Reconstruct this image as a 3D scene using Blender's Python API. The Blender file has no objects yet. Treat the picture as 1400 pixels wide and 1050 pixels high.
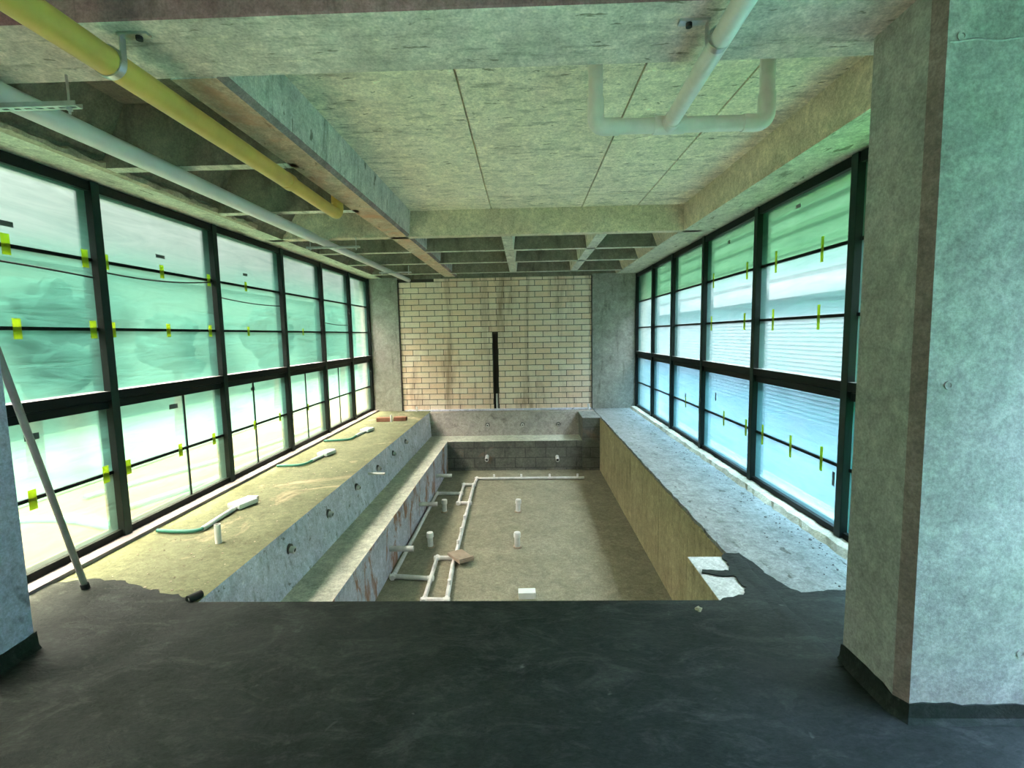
import bpy, math, random
from mathutils import Vector, Matrix
random.seed(7)
S = bpy.context.scene
COL = S.collection
PI = math.pi

# ------------------------------------------------------------------ helpers
class MB:
    """collects shapes and links them as one mesh object"""
    def __init__(s): s.v=[]; s.f=[]; s.m=[]; s.mi=0
    def add(s, vs, fs):
        o=len(s.v); s.v+= [tuple(p) for p in vs]
        for f in fs: s.f.append(tuple(i+o for i in f)); s.m.append(s.mi)
    def box(s, x0,x1,y0,y1,z0,z1):
        s.add([(x0,y0,z0),(x1,y0,z0),(x1,y1,z0),(x0,y1,z0),(x0,y0,z1),(x1,y0,z1),(x1,y1,z1),(x0,y1,z1)],
              [(0,3,2,1),(4,5,6,7),(0,1,5,4),(1,2,6,5),(2,3,7,6),(3,0,4,7)])
    def obox(s, c, size, rot=(0,0,0)):
        from mathutils import Euler
        R=Euler(rot).to_matrix(); h=[a/2 for a in size]; vs=[]
        for z in (-1,1):
            for x,y in ((-1,-1),(1,-1),(1,1),(-1,1)):
                vs.append(Vector(c)+R@Vector((x*h[0],y*h[1],z*h[2])))
        s.add(vs,[(0,3,2,1),(4,5,6,7),(0,1,5,4),(1,2,6,5),(2,3,7,6),(3,0,4,7)])
    def loft(s, rings, cap=True):
        n=len(rings[0]); vs=[p for r in rings for p in r]; fs=[]
        for k in range(len(rings)-1):
            for i in range(n):
                j=(i+1)%n; fs.append((k*n+i,k*n+j,(k+1)*n+j,(k+1)*n+i))
        if cap:
            fs.append(tuple(range(n))[::-1]); fs.append(tuple((len(rings)-1)*n+i for i in range(n)))
        s.add(vs,fs)
    def prism_y(s, prof, y0, y1):
        s.loft([[(x,y0,z) for x,z in prof],[(x,y1,z) for x,z in prof]])
    def prism_x(s, prof, x0, x1):
        s.loft([[(x0,y,z) for y,z in prof],[(x1,y,z) for y,z in prof]])
    def prism_z(s, poly, z0, z1):
        s.loft([[(x,y,z0) for x,y in poly],[(x,y,z1) for x,y in poly]])
    def tube(s, pts, r, n=16, cap=True):
        pts=[Vector(p) for p in pts]; rings=[]; u=None
        rr=r if isinstance(r,(list,tuple)) else [r]*len(pts)
        for i,p in enumerate(pts):
            if i==0: d=pts[1]-p
            elif i==len(pts)-1: d=p-pts[i-1]
            else: d=(pts[i+1]-p).normalized()+(p-pts[i-1]).normalized()
            d.normalize()
            if u is None:
                u=d.orthogonal().normalized()
            else:
                u=(u-d*u.dot(d)).normalized()
            w=d.cross(u); k=1.0
            if 0<i<len(pts)-1:
                c=(pts[i+1]-p).normalized().dot(d); k=1.0/max(c,.5)
                k=1.0+(k-1)*.6
            rings.append([tuple(p+(u*math.cos(2*PI*a/n)+w*math.sin(2*PI*a/n))*rr[i]*k) for a in range(n)])
        s.loft(rings,cap)
    def ring(s, p, d, ro, ri, L, n=20):
        """hollow pipe end: outer radius ro, inner ri, from p along d for L"""
        p=Vector(p); d=Vector(d).normalized(); u=d.orthogonal().normalized(); w=d.cross(u)
        def c(o,r): return [tuple(p+d*o+(u*math.cos(2*PI*a/n)+w*math.sin(2*PI*a/n))*r) for a in range(n)]
        s.loft([c(0,ri),c(0,ro),c(L,ro),c(L,ri)]+([] if ri<=0 else [c(0,ri)]),cap=False)
    def build(s, name, mats, parent=None, smooth=False, bevel=0):
        me=bpy.data.meshes.new(name); me.from_pydata(s.v,[],s.f)
        if not isinstance(mats,(list,tuple)): mats=[mats]
        for m in mats: me.materials.append(m)
        for p,i in zip(me.polygons,s.m): p.material_index=i
        import bmesh
        bm=bmesh.new(); bm.from_mesh(me); bmesh.ops.recalc_face_normals(bm,faces=bm.faces); bm.to_mesh(me); bm.free()
        if smooth:
            for p in me.polygons: p.use_smooth = len(p.vertices)==4
        o=bpy.data.objects.new(name,me); COL.objects.link(o)
        if smooth:
            md=o.modifiers.new('edge','EDGE_SPLIT'); md.split_angle=math.radians(50)
        if bevel:
            md=o.modifiers.new('bev','BEVEL'); md.width=bevel; md.segments=2; md.limit_method='ANGLE'
        if parent: o.parent=parent; 
        return o
def arc_path(pts, rad, n=6):
    """round the corners of a polyline"""
    pts=[Vector(p) for p in pts]; out=[pts[0]]
    for i in range(1,len(pts)-1):
        a,b,c=pts[i-1],pts[i],pts[i+1]
        r=min(rad,(a-b).length*.45,(c-b).length*.45)
        p=b+(a-b).normalized()*r; q=b+(c-b).normalized()*r
        for k in range(n+1):
            t=k/n; out.append(p*(1-t)**2+b*2*t*(1-t)+q*t*t)
    out.append(pts[-1]); return out
def empty(name, loc=(0,0,0)):
    o=bpy.data.objects.new(name,None); COL.objects.link(o); o.location=loc; o.empty_display_size=.1
    return o
def tag(o,label,cat,group=None,kind=None):
    o['label']=label; o['category']=cat
    if group: o['group']=group
    if kind: o['kind']=kind
    return o
def struct(o): o['kind']='structure'; return o
def copy_tree(o,parent=None):
    c=o.copy(); COL.objects.link(c)
    if parent: c.parent=parent
    for ch in [x for x in S.objects if x.parent==o]: copy_tree(ch,c)
    return c

# ------------------------------------------------------------------ materials
def mat(name):
    m=bpy.data.materials.new(name); m.use_nodes=True; nt=m.node_tree
    for n in list(nt.nodes): nt.nodes.remove(n)
    out=nt.nodes.new('ShaderNodeOutputMaterial')
    return m,nt,out
def N(nt,t,**k):
    n=nt.nodes.new(t)
    for a,b in k.items():
        if a in n.inputs: n.inputs[a].default_value=b
        else: setattr(n,a,b)
    return n
def noise(nt,vec,scale,detail=5,rough=.6,dist=0):
    n=N(nt,'ShaderNodeTexNoise',Scale=scale,Detail=detail,Roughness=rough,Distortion=dist)
    nt.links.new(vec,n.inputs['Vector']); return n.outputs['Fac']
def ramp(nt,fac,p0,p1,c0=(0,0,0,1),c1=(1,1,1,1)):
    r=N(nt,'ShaderNodeValToRGB'); e=r.color_ramp.elements
    e[0].position=p0; e[1].position=p1; e[0].color=c0; e[1].color=c1
    nt.links.new(fac,r.inputs['Fac']); return r.outputs['Color']
def mix(nt,fac,a,b,mode='MIX'):
    m=N(nt,'ShaderNodeMix',data_type='RGBA',blend_type=mode)
    for s,v in ((0,fac),(6,a),(7,b)):
        if hasattr(v,'links'): nt.links.new(v,m.inputs[s])
        else: m.inputs[s].default_value = v if s==0 else (*v[:3],1)
    return m.outputs[2]
def coords(nt,scale=(1,1,1),obj=False):
    if obj: src=N(nt,'ShaderNodeTexCoord').outputs['Object']
    else: src=N(nt,'ShaderNodeNewGeometry').outputs['Position']
    mp=N(nt,'ShaderNodeMapping'); mp.inputs['Scale'].default_value=scale
    nt.links.new(src,mp.inputs['Vector']); return mp.outputs['Vector']
def conc(name,c1,c2,scale=1.4,pit=.5,streak=None,stain=None,stain_lim=(.55,.7),rough=.9,bump=.25,grain=.35,stain_scale=(1.2,1.2,1.2),fleck=None,blocks=False):
    m,nt,out=mat(name); v=coords(nt)
    col=mix(nt,ramp(nt,noise(nt,v,scale,8,.65,.4),.3,.72),c1,c2)
    g=noise(nt,v,22,6,.75)
    col=mix(nt,grain,col,ramp(nt,g,.36,.66,(.35,.35,.35,1),(1.3,1.3,1.3,1)),'MULTIPLY')
    col=mix(nt,.55,col,ramp(nt,noise(nt,v,5.5,6,.7,.9),.34,.68,(.55,.55,.55,1),(1.22,1.22,1.2,1)),'MULTIPLY')
    col=mix(nt,.6,col,ramp(nt,noise(nt,v,75,3,.7),.36,.64,(.66,.66,.66,1),(1.2,1.2,1.2,1)),'MULTIPLY')
    if fleck:
        fv=noise(nt,coords(nt,fleck),1,3,.62,.35)
        col=mix(nt,ramp(nt,fv,.64,.685),col,mix(nt,1,col,(.42,.42,.38),'MULTIPLY'))
        fv=noise(nt,coords(nt,tuple(q*.9 for q in fleck)),1.3,3,.6,.2)
        col=mix(nt,ramp(nt,fv,.60,.70),col,mix(nt,1,col,(1.15,1.15,1.10),'MULTIPLY'))
    if blocks:
        bk=N(nt,'ShaderNodeTexBrick',Scale=1.0); bk.inputs['Color1'].default_value=(1.15,1.12,1.05,1); bk.inputs['Color2'].default_value=(.8,.78,.75,1); bk.inputs['Mortar'].default_value=(.55,.55,.53,1)
        bk.inputs['Brick Width'].default_value=.40; bk.inputs['Row Height'].default_value=.2; bk.inputs['Mortar Size'].default_value=.012; bk.inputs['Mortar Smooth'].default_value=.4
        sp=N(nt,'ShaderNodeSeparateXYZ'); nt.links.new(v,sp.inputs[0]); ad=N(nt,'ShaderNodeMath',operation='ADD'); nt.links.new(sp.outputs['X'],ad.inputs[0]); nt.links.new(sp.outputs['Y'],ad.inputs[1])
        cb=N(nt,'ShaderNodeCombineXYZ'); nt.links.new(ad.outputs[0],cb.inputs['X']); nt.links.new(sp.outputs['Z'],cb.inputs['Y']); nt.links.new(cb.outputs[0],bk.inputs['Vector'])
        col=mix(nt,.8,col,bk.outputs['Color'],'MULTIPLY')
    if streak:
        sv=coords(nt,streak)
        col=mix(nt,ramp(nt,noise(nt,sv,3,4,.6,.3),.56,.72),col,mix(nt,1,col,(.55,.55,.53),'MULTIPLY'))
    if stain:
        col=mix(nt,ramp(nt,noise(nt,coords(nt,stain_scale),1,6,.7,.8),*stain_lim),col,stain)
    if pit:
        pv=noise(nt,coords(nt,(1,1,1)),9,3,.8,1.5)
        col=mix(nt,ramp(nt,pv,.70,.78),col,mix(nt,1-pit,(0,0,0),col))
    b=N(nt,'ShaderNodeBsdfPrincipled',Roughness=rough); b.inputs['Specular IOR Level'].default_value=.25
    nt.links.new(col,b.inputs['Base Color'])
    if bump:
        bp=N(nt,'ShaderNodeBump',Strength=bump,Distance=.02); nt.links.new(g,bp.inputs['Height']); nt.links.new(bp.outputs['Normal'],b.inputs['Normal'])
    nt.links.new(b.outputs[0],out.inputs[0]); return m
def plain(name,c,rough=.5,metal=0,var=.15,spec=.4,scale=8):
    m,nt,out=mat(name); v=coords(nt)
    d=tuple(max(0,x*(1-var)) for x in c)
    col=mix(nt,ramp(nt,noise(nt,v,scale,5,.65),.35,.65),c,d)
    b=N(nt,'ShaderNodeBsdfPrincipled',Roughness=rough,Metallic=metal); b.inputs['Specular IOR Level'].default_value=spec
    nt.links.new(col,b.inputs['Base Color']); nt.links.new(b.outputs[0],out.inputs[0]); return m
def film(name,tint,milk,amount=.45,wr=.25,blur=.6):
    """tinted protective plastic film on clear glass: partly see-through, partly milky, wrinkled"""
    m,nt,out=mat(name)
    w=noise(nt,coords(nt,(1,.55,4.2)),2.2,6,.62,1.2); w2=noise(nt,coords(nt,(1,.9,.9)),1.1,4,.5,.6)
    ad=N(nt,'ShaderNodeMath',operation='ADD'); nt.links.new(w,ad.inputs[0]); nt.links.new(w2,ad.inputs[1])
    mr=N(nt,'ShaderNodeMapRange'); nt.links.new(ad.outputs[0],mr.inputs['Value'])
    for k,x in (('From Min',.75),('From Max',1.3),('To Min',amount-wr/2),('To Max',amount+wr/2)): mr.inputs[k].default_value=x
    tr=N(nt,'ShaderNodeBsdfTransparent'); tr.inputs[0].default_value=(*tint,1)
    tl=N(nt,'ShaderNodeBsdfTranslucent'); tl.inputs[0].default_value=(*milk,1)
    bp=N(nt,'ShaderNodeBump',Strength=.6,Distance=.03); nt.links.new(w,bp.inputs['Height']); nt.links.new(bp.outputs[0],tl.inputs['Normal'])
    rf=N(nt,'ShaderNodeBsdfRefraction',IOR=1.12,Roughness=.42); rf.inputs[0].default_value=(*tint,1)
    mb=N(nt,'ShaderNodeMixShader'); mb.inputs[0].default_value=blur; nt.links.new(tr.outputs[0],mb.inputs[1]); nt.links.new(rf.outputs[0],mb.inputs[2])
    mx=N(nt,'ShaderNodeMixShader'); nt.links.new(mr.outputs[0],mx.inputs[0]); nt.links.new(mb.outputs[0],mx.inputs[1]); nt.links.new(tl.outputs[0],mx.inputs[2])
    gl=N(nt,'ShaderNodeBsdfGlossy',Roughness=.25); nt.links.new(bp.outputs[0],gl.inputs['Normal'])
    m2=N(nt,'ShaderNodeMixShader'); m2.inputs[0].default_value=.03
    nt.links.new(mx.outputs[0],m2.inputs[1]); nt.links.new(gl.outputs[0],m2.inputs[2])
    nt.links.new(m2.outputs[0],out.inputs[0]); return m
def glass():
    m,nt,out=mat('clear_glass'); tr=N(nt,'ShaderNodeBsdfTransparent'); tr.inputs[0].default_value=(.95,.98,.96,1)
    gl=N(nt,'ShaderNodeBsdfGlossy',Roughness=.03); mx=N(nt,'ShaderNodeMixShader'); mx.inputs[0].default_value=.04
    nt.links.new(tr.outputs[0],mx.inputs[1]); nt.links.new(gl.outputs[0],mx.inputs[2]); nt.links.new(mx.outputs[0],out.inputs[0]); return m

M={}
M['slab']=conc('slab_concrete',(1.0, 0.89, 0.72),(0.9, 0.79, 0.63),1.6,.75,streak=(1.2,4.5,1),bump=.25,fleck=(8,22,8))
M['beam']=conc('beam_concrete',(0.8, 0.68, 0.52),(0.61, 0.51, 0.39),2.0,.6,bump=.3)
M['longside']=conc('grey_beam_side',(0.66, 0.6, 0.56),(0.5, 0.455, 0.42),2.2,.6,streak=(2,3,.5),bump=.3,fleck=(6,14,5))
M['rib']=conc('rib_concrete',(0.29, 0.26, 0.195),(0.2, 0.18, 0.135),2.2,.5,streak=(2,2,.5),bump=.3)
M['redbeam']=conc('stained_beam_concrete',(0.62, 0.52, 0.4),(0.58, 0.36, 0.25),2.2,.6,stain=(.56,.27,.17),stain_lim=(.48,.68),bump=.4,fleck=(14,5,6))
M['soffit_lit']=conc('soffit_concrete_lit',(0.780,0.750,0.630),(0.600,0.585,0.465),2.4,.5,streak=(5,1.2,1),bump=.3,fleck=(12,4,6))  # paler mix: light from the floor on undersides put into the colour
M['front']=conc('front_beam_concrete',(0.84, 0.72, 0.65),(0.68, 0.58, 0.52),1.3,.5,streak=(.8,5,3),bump=.3,fleck=(6,20,8))
M['purple']=conc('sealed_beam_face',(0.5, 0.26, 0.29),(0.32, 0.16, 0.18),3.0,.5,streak=(6,6,1),bump=.4)
M['column']=conc('column_concrete',(0.48, 0.45, 0.425),(0.37, 0.345, 0.325),1.5,.45,bump=.22)
M['column_blue_lit']=conc('blue_lit_column_concrete',(0.6, 0.53, 0.78),(0.47, 0.415, 0.61),1.8,.4,bump=.25,fleck=(5,5,3))  # blue window light put into this column's concrete colour
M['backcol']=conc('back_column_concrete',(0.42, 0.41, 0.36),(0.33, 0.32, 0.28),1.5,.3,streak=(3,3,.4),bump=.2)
M['chamfer']=conc('chamfer_concrete',(0.36, 0.27, 0.26),(0.28, 0.2, 0.19),3,.3,bump=.3)
M['ledge']=conc('ledge_screed',(0.2, 0.215, 0.118),(0.15, 0.16, 0.088),1.8,.45,stain=(.52,.42,.27),stain_lim=(.56,.74),bump=.3,grain=.45)
M['ledge2']=conc('ledge_screed_grey',(0.32, 0.33, 0.315),(0.25, 0.255, 0.245),2.0,.6,streak=(4,2,1),bump=.4,fleck=(10,5,5),grain=.5)
M['plaster']=conc('grey_plaster',(0.86, 0.82, 0.98),(0.72, 0.69, 0.84),2.2,.5,streak=(2,6,2),bump=.35,fleck=(5,9,16))
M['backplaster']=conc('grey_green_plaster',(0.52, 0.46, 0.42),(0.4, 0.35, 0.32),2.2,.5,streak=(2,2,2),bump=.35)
M['block']=conc('mortared_block',(0.72, 0.68, 0.8),(0.56, 0.53, 0.62),2.4,.4,stain=(.36,.19,.14),stain_lim=(.50,.58),bump=.45,stain_scale=(2.5,3.2,1.6))
M['backblock']=conc('dark_block',(.22,.22,.20),(.13,.13,.12),2.2,.4,stain=(.26,.17,.13),stain_lim=(.58,.7),bump=.45,blocks=True)  # dark block with brown patches and course lines
M['benchtop']=conc('bench_top',(0.690,0.690,0.570),(0.525,0.525,0.435),2.0,.5,bump=.3,grain=.45)
M['poolfloor']=conc('pool_floor_screed',(0.3, 0.27, 0.19),(0.245, 0.22, 0.15),1.3,.35,bump=.2,stain=(.24,.22,.16),stain_lim=(.58,.8))
M['rightwall']=conc('board_marked_wall',(0.52, 0.43, 0.25),(0.37, 0.3, 0.17),1.5,.3,streak=(3,5.5,.35),bump=.25)
M['deckbase']=conc('deck_concrete',(0.600,0.600,0.510),(0.480,0.480,0.405),1.6,.4)
M['white_patch']=conc('white_washed_top',(.70,.70,.68),(.55,.55,.54),4,.3,bump=.3)
M['mortar_sill']=conc('sill_mortar',(0.600,0.510,0.375),(0.420,0.360,0.270),5,.6,bump=.5)
M['flash']=plain('sill_flashing',(.17,.145,.165),.6)
# dark brushed waterproof coat on the deck
m,nt,out=mat('waterproof_coat'); v=coords(nt)
a=ramp(nt,noise(nt,v,1.1,8,.65,.8),.3,.75); c=mix(nt,a,(.009,.0125,.010),(.029,.034,.029))
st=ramp(nt,noise(nt,coords(nt,(1,2.0,1)),2.6,9,.74,1.8),.50,.78); c=mix(nt,st,c,(.058,.064,.056))
sp=ramp(nt,noise(nt,v,7,3,.6,.5),.70,.80); c=mix(nt,sp,c,(.13,.135,.125))
c=mix(nt,.7,c,ramp(nt,noise(nt,coords(nt,(1,1.6,1)),34,5,.75,.8),.36,.66,(.6,.6,.6,1),(1.45,1.45,1.45,1)),'MULTIPLY')
b=N(nt,'ShaderNodeBsdfPrincipled'); b.inputs['Specular IOR Level'].default_value=.14
nt.links.new(c,b.inputs['Base Color'])
rr=ramp(nt,noise(nt,v,3,5,.6),.3,.7,(.55,.55,.55,1),(.8,.8,.8,1)); nt.links.new(rr,b.inputs['Roughness'])
bp=N(nt,'ShaderNodeBump',Strength=.3,Distance=.02); nt.links.new(noise(nt,coords(nt,(1,2,1)),14,6,.7,1),bp.inputs['Height']); nt.links.new(bp.outputs[0],b.inputs['Normal'])
nt.links.new(b.outputs[0],out.inputs[0]); M['coat']=m
# bricks, each its own shade
m,nt,out=mat('clay_brick'); gi=N(nt,'ShaderNodeNewGeometry')
c=mix(nt,gi.outputs['Random Per Island'],(.97,.70,.52),(.98,.82,.67))
v=coords(nt); c=mix(nt,.5,c,ramp(nt,noise(nt,v,1.2,6,.65,.5),.35,.7,(.74,.69,.64,1),(1.1,1.1,1.08,1)),'MULTIPLY')
c=mix(nt,ramp(nt,noise(nt,coords(nt,(1.9,1,.28)),1.5,6,.65,.6),.50,.70),c,(.48,.31,.21))
c=mix(nt,.35,c,ramp(nt,noise(nt,v,40,4,.7),.3,.7,(.6,.6,.6,1),(1.2,1.2,1.2,1)),'MULTIPLY')
b=N(nt,'ShaderNodeBsdfPrincipled',Roughness=.9); nt.links.new(c,b.inputs['Base Color']); nt.links.new(b.outputs[0],out.inputs[0]); M['brick']=m
M['joint']=plain('brick_mortar',(.075,.055,.045),.95,scale=20)
M['slot']=plain('cut_slot',(.05,.035,.03),.95)
M['frame']=plain('black_aluminium',(.006,.009,.008),.5,0,.2,.12)
M['frame_top_lit']=plain('lit_aluminium_top',(.12,.12,.115),.6,0,.2,.3)  # light falling on the transom tops, put into a paler colour
M['frame_in']=plain('dark_green_aluminium',(.010,.028,.022),.45,0,.2,.2)
M['pvc']=plain('white_pvc',(.80,.75,.72),.4,0,.12,.5,12)
M['pvc_dirty']=plain('dusty_pvc',(.72,.68,.65),.6,0,.3,.3,9)
M['drain']=plain('grey_white_pvc',(.70,.65,.63),.4,0,.1,.5,5)
M['yellow']=plain('ochre_painted_pipe',(.67,.405,.09),.45,0,.22,.4,3)
M['steel']=plain('galvanised_steel',(.55,.56,.55),.35,.9,.2,.5,20)
M['dark']=plain('dark_rubber_bore_shade',(.02,.02,.02),.7)  # black rubber, also the painted shade inside pipe mouths
M['brass']=plain('dark_fitting_ring',(.085,.08,.075),.5,0,.3,.4,30)
M['hose']=plain('green_hose',(.035,.20,.14),.5)
M['clearplastic']=plain('milky_plastic',(.62,.68,.66),.35,0,.15)
M['pole']=plain('grey_metal_pole',(.30,.29,.28),.45,.3,.25)
M['foam']=plain('white_foam',(.78,.78,.74),.85)
M['redbrick']=plain('red_brick',(.30,.13,.08),.9,0,.35)
M['palebrick']=plain('buff_block',(.40,.30,.22),.9,0,.3)
M['stone']=plain('rubble_grey',(.16,.15,.14),.95,0,.5,.2,15)
M['sand']=conc('yard_sand',(0.068, 0.057, 0.03),(0.054, 0.045, 0.023),.5,.2,bump=.1,grain=.2)
M['yardwall']=conc('yard_wall_render',(0.036, 0.105, 0.075),(0.026, 0.078, 0.055),.7,.1,bump=0)
M['lawn']=conc('green_bounce_grass',(0.15, 0.55, 0.2),(0.1, 0.4, 0.14),3,.2,bump=.2)  # strong green, picked to tint light entering the front bays
M['pave']=conc('paving',(0.075, 0.085, 0.09),(0.055, 0.064, 0.068),1,.2)
M['yardgrass']=conc('yard_grass',(0.04, 0.1, 0.06),(0.03, 0.075, 0.045),1.5,.1)
M['leaf']=plain('tree_leaf',(.006,.028,.02),.9,0,.3,.02,6)
M['bark']=plain('tree_bark',(.10,.08,.05),.9)
M['siding']=plain('pale_siding',(.125,.135,.14),.6,0,.06)
M['fascia']=plain('white_fascia',(.23,.23,.23),.6,0,.05)
M['teal']=plain('teal_band',(.10,.22,.24),.5)  # teal of the recessed window band
M['roofgreen']=plain('green_roof_sheet',(.010,.034,.021),.7,0,.15,.15)
M['roofrib']=plain('pale_roof_rib',(.05,.11,.07),.7)
M['clay']=plain('neighbour_brick',(.46,.20,.15),.9)
m,nt,out=mat('yellow_green_tape'); df=N(nt,'ShaderNodeBsdfDiffuse'); df.inputs[0].default_value=(.40,.48,.05,1)
tl=N(nt,'ShaderNodeBsdfTranslucent'); c=mix(nt,ramp(nt,noise(nt,coords(nt),25,3),.3,.7),(.42,.55,.06),(.55,.66,.12)); nt.links.new(c,tl.inputs[0])
mx=N(nt,'ShaderNodeMixShader'); mx.inputs[0].default_value=.6; nt.links.new(df.outputs[0],mx.inputs[1]); nt.links.new(tl.outputs[0],mx.inputs[2]); nt.links.new(mx.outputs[0],out.inputs[0]); M['tape']=m
M['sticker']=plain('grey_sticker',(.10,.12,.115),.5)
M['glass']=glass()
M['f_blue']=film('blue_tint_film',(.36,.57,.92),(.2,.36,.56),.08,.1,.2)  # blue tint added on the unseen front bays to cool the columns' light
M['f_sky']=film('upper_mint_film',(.62,.85,.76),(.04,.125,.10),.30,.34)
M['f_mint']=film('mint_film',(.72,.74,.68),(.034,.11,.085),.30,.34)
M['f_pale']=film('pale_film',(.78,.80,.60),(.05,.105,.072),.26,.32,.35)
M['f_green']=film('green_film',(.22,.39,.28),(.010,.055,.033),.34,.34)
M['f_aqua']=film('aqua_film',(.40,.56,.62),(.04,.11,.115),.32,.34)
M['f_cyan']=film('cyan_film',(.22,.43,.58),(.024,.10,.13),.36,.34)

# ------------------------------------------------------------------ camera
cam=bpy.data.objects.new('camera',bpy.data.cameras.new('camera')); COL.objects.link(cam); S.camera=cam
yaw,pit,rol=2.72253749e-02,-1.00197959e-01,1.82110195e-02
Rz=Matrix.Rotation(yaw,3,'Z'); Rx=Matrix.Rotation(pit,3,'X'); Ry=Matrix.Rotation(rol,3,'Y')
W=Rz@Rx@Ry
right,fwd,up=W.col[0],W.col[1],W.col[2]
cam.matrix_world=Matrix(((right.x,up.x,-fwd.x,0),(right.y,up.y,-fwd.y,0),(right.z,up.z,-fwd.z,1.6),(0,0,0,1)))
cam.data.sensor_width=36; cam.data.lens=36*670/1400; cam.data.clip_start=.05

# ------------------------------------------------------------------ shell
XL,XR=-3.27,2.33
def rough_edge(x,y0,y1,amp,step=.09):
    n=int((y1-y0)/step); return [(x+random.uniform(-amp,amp),y0+(y1-y0)*i/n) for i in range(n+1)]
# deck and ledges (z = 0)
b=MB(); b.box(-3.6,2.75,-5,2.8,-1.3,0); struct(b.build('floor',M['deckbase']))
PF=-1.05
b=MB(); b.box(-3.6,2.75,2.8,10.6,-1.3,PF); struct(b.build('pool_floor',M['poolfloor'],bevel=0))
# ledge beside the yard windows: battered plaster face on top of a bench
b=MB(); b.mi=0
prof=[(-3.6,-.47),(-1.965,-.47),(-2.03,0),(-3.6,0)]
b.prism_y(prof,2.8,10.6)
o=b.build('wall_ledge_left',[M['plaster'],M['ledge']])
for p in o.data.polygons:
    if p.normal.z>.9: p.material_index=1
struct(o)
b=MB(); b.box(-3.6,-1.55,2.8,10.6,-1.3,-.47); o=b.build('wall_bench_left',[M['block'],M['benchtop']])
for p in o.data.polygons:
    if p.normal.z>.9: p.material_index=1
struct(o)
# far ledge and bench
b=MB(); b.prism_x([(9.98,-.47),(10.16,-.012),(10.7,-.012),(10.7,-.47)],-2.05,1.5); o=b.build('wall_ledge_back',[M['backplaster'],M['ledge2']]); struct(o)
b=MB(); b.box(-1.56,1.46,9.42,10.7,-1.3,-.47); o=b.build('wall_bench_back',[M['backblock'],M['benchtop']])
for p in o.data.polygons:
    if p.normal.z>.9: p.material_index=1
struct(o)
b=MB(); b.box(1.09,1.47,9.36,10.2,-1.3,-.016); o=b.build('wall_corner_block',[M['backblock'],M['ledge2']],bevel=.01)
for p in o.data.polygons:
    if p.normal.z>.9: p.material_index=1
struct(o)
# ledge beside the siding windows, ragged top edge
b=MB(); e=rough_edge(1.44,2.8,10.7,.009)
poly=e+[(2.75,10.7),(2.75,2.8)]
b.prism_z(poly,-.05,0); o=b.build('floor_ledge_right',M['ledge2']); struct(o)
b=MB(); b.box(1.445,2.75,2.8,10.7,-1.3,-.05); o=b.build('wall_pool_right',M['rightwall']); struct(o)
# thin dark panel joints of the board-marked wall are cut as grooves between lining boards
b=MB()
ys=[2.8,3.62,4.46,5.3,6.12,7.0,7.85,8.7,9.42]
for i in range(len(ys)-1): b.box(1.425,1.447,ys[i]+.004,ys[i+1]-.004,-1.05,-.03)
struct(b.build('wall_board_lining',M['rightwall']))
b=MB(); b.box(1.14,1.5,2.8,3.40,-1.3,-.004); o=b.build('wall_corner_plinth',[M['rightwall'],M['white_patch']],bevel=.006)
for p in o.data.polygons:
    if p.normal.z>.9: p.material_index=1
struct(o)
# waterproof coat brushed over the deck, ragged where it stops
pl=[(-3.26,3.02),(-3.17,3.03),(-3.065,3.075),(-2.94,3.10),(-2.82,3.075),(-2.70,3.07),(-2.60,3.02),(-2.554,3.005),(-2.47,2.96),(-2.401,2.955),(-2.30,2.90),(-2.212,2.895),(-2.10,2.83),(-2.05,2.80)]
pr=[(1.14,2.80),(1.2,2.835),(1.3,2.86),(1.36,2.95),(1.345,3.04),(1.34,3.10),(1.24,3.105),(1.15,3.14),(1.17,3.185),(1.26,3.17),(1.352,3.165),(1.37,3.27),(1.38,3.39),(1.44,3.43),(1.52,3.43),(1.555,3.28),(1.57,3.10),(1.61,2.96),(1.66,2.885),(1.80,2.90),(1.94,2.915),(2.1,2.90),(2.26,2.93)]
def jag(p,a=.012):
    out=[]
    for i in range(len(p)-1):
        (x0,y0),(x1,y1)=p[i],p[i+1]; n=max(1,int(math.hypot(x1-x0,y1-y0)/.03))
        for k in range(n):
            t=k/n; out.append((x0+(x1-x0)*t+random.uniform(-a,a)*(k>0),y0+(y1-y0)*t+random.uniform(-a,a)*(k>0)))
    out.append(p[-1]); return out
poly=[(-3.26,-5)]+jag(pl)+jag(pr)+[(2.3,2.93),(2.3,-5)]
b=MB(); b.prism_z(poly,.0,.008); struct(b.build('floor_coating',M['coat']))
b=MB(); r=random.Random(8); rings=[]
for i in range(40):
    y=3.38-i*.03; x=1.47+.03*math.sin(i*.5)*.3+r.uniform(-.004,.004); h=.004+.003*r.random()
    rings.append([(x-.075,y,.006),(x-.05,y,.008+h*.5),(x+.02,y,.008+h),(x+.035,y,.006)])
b.loft(rings); struct(b.build('floor_coating_seam',M['coat'],smooth=True))
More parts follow.
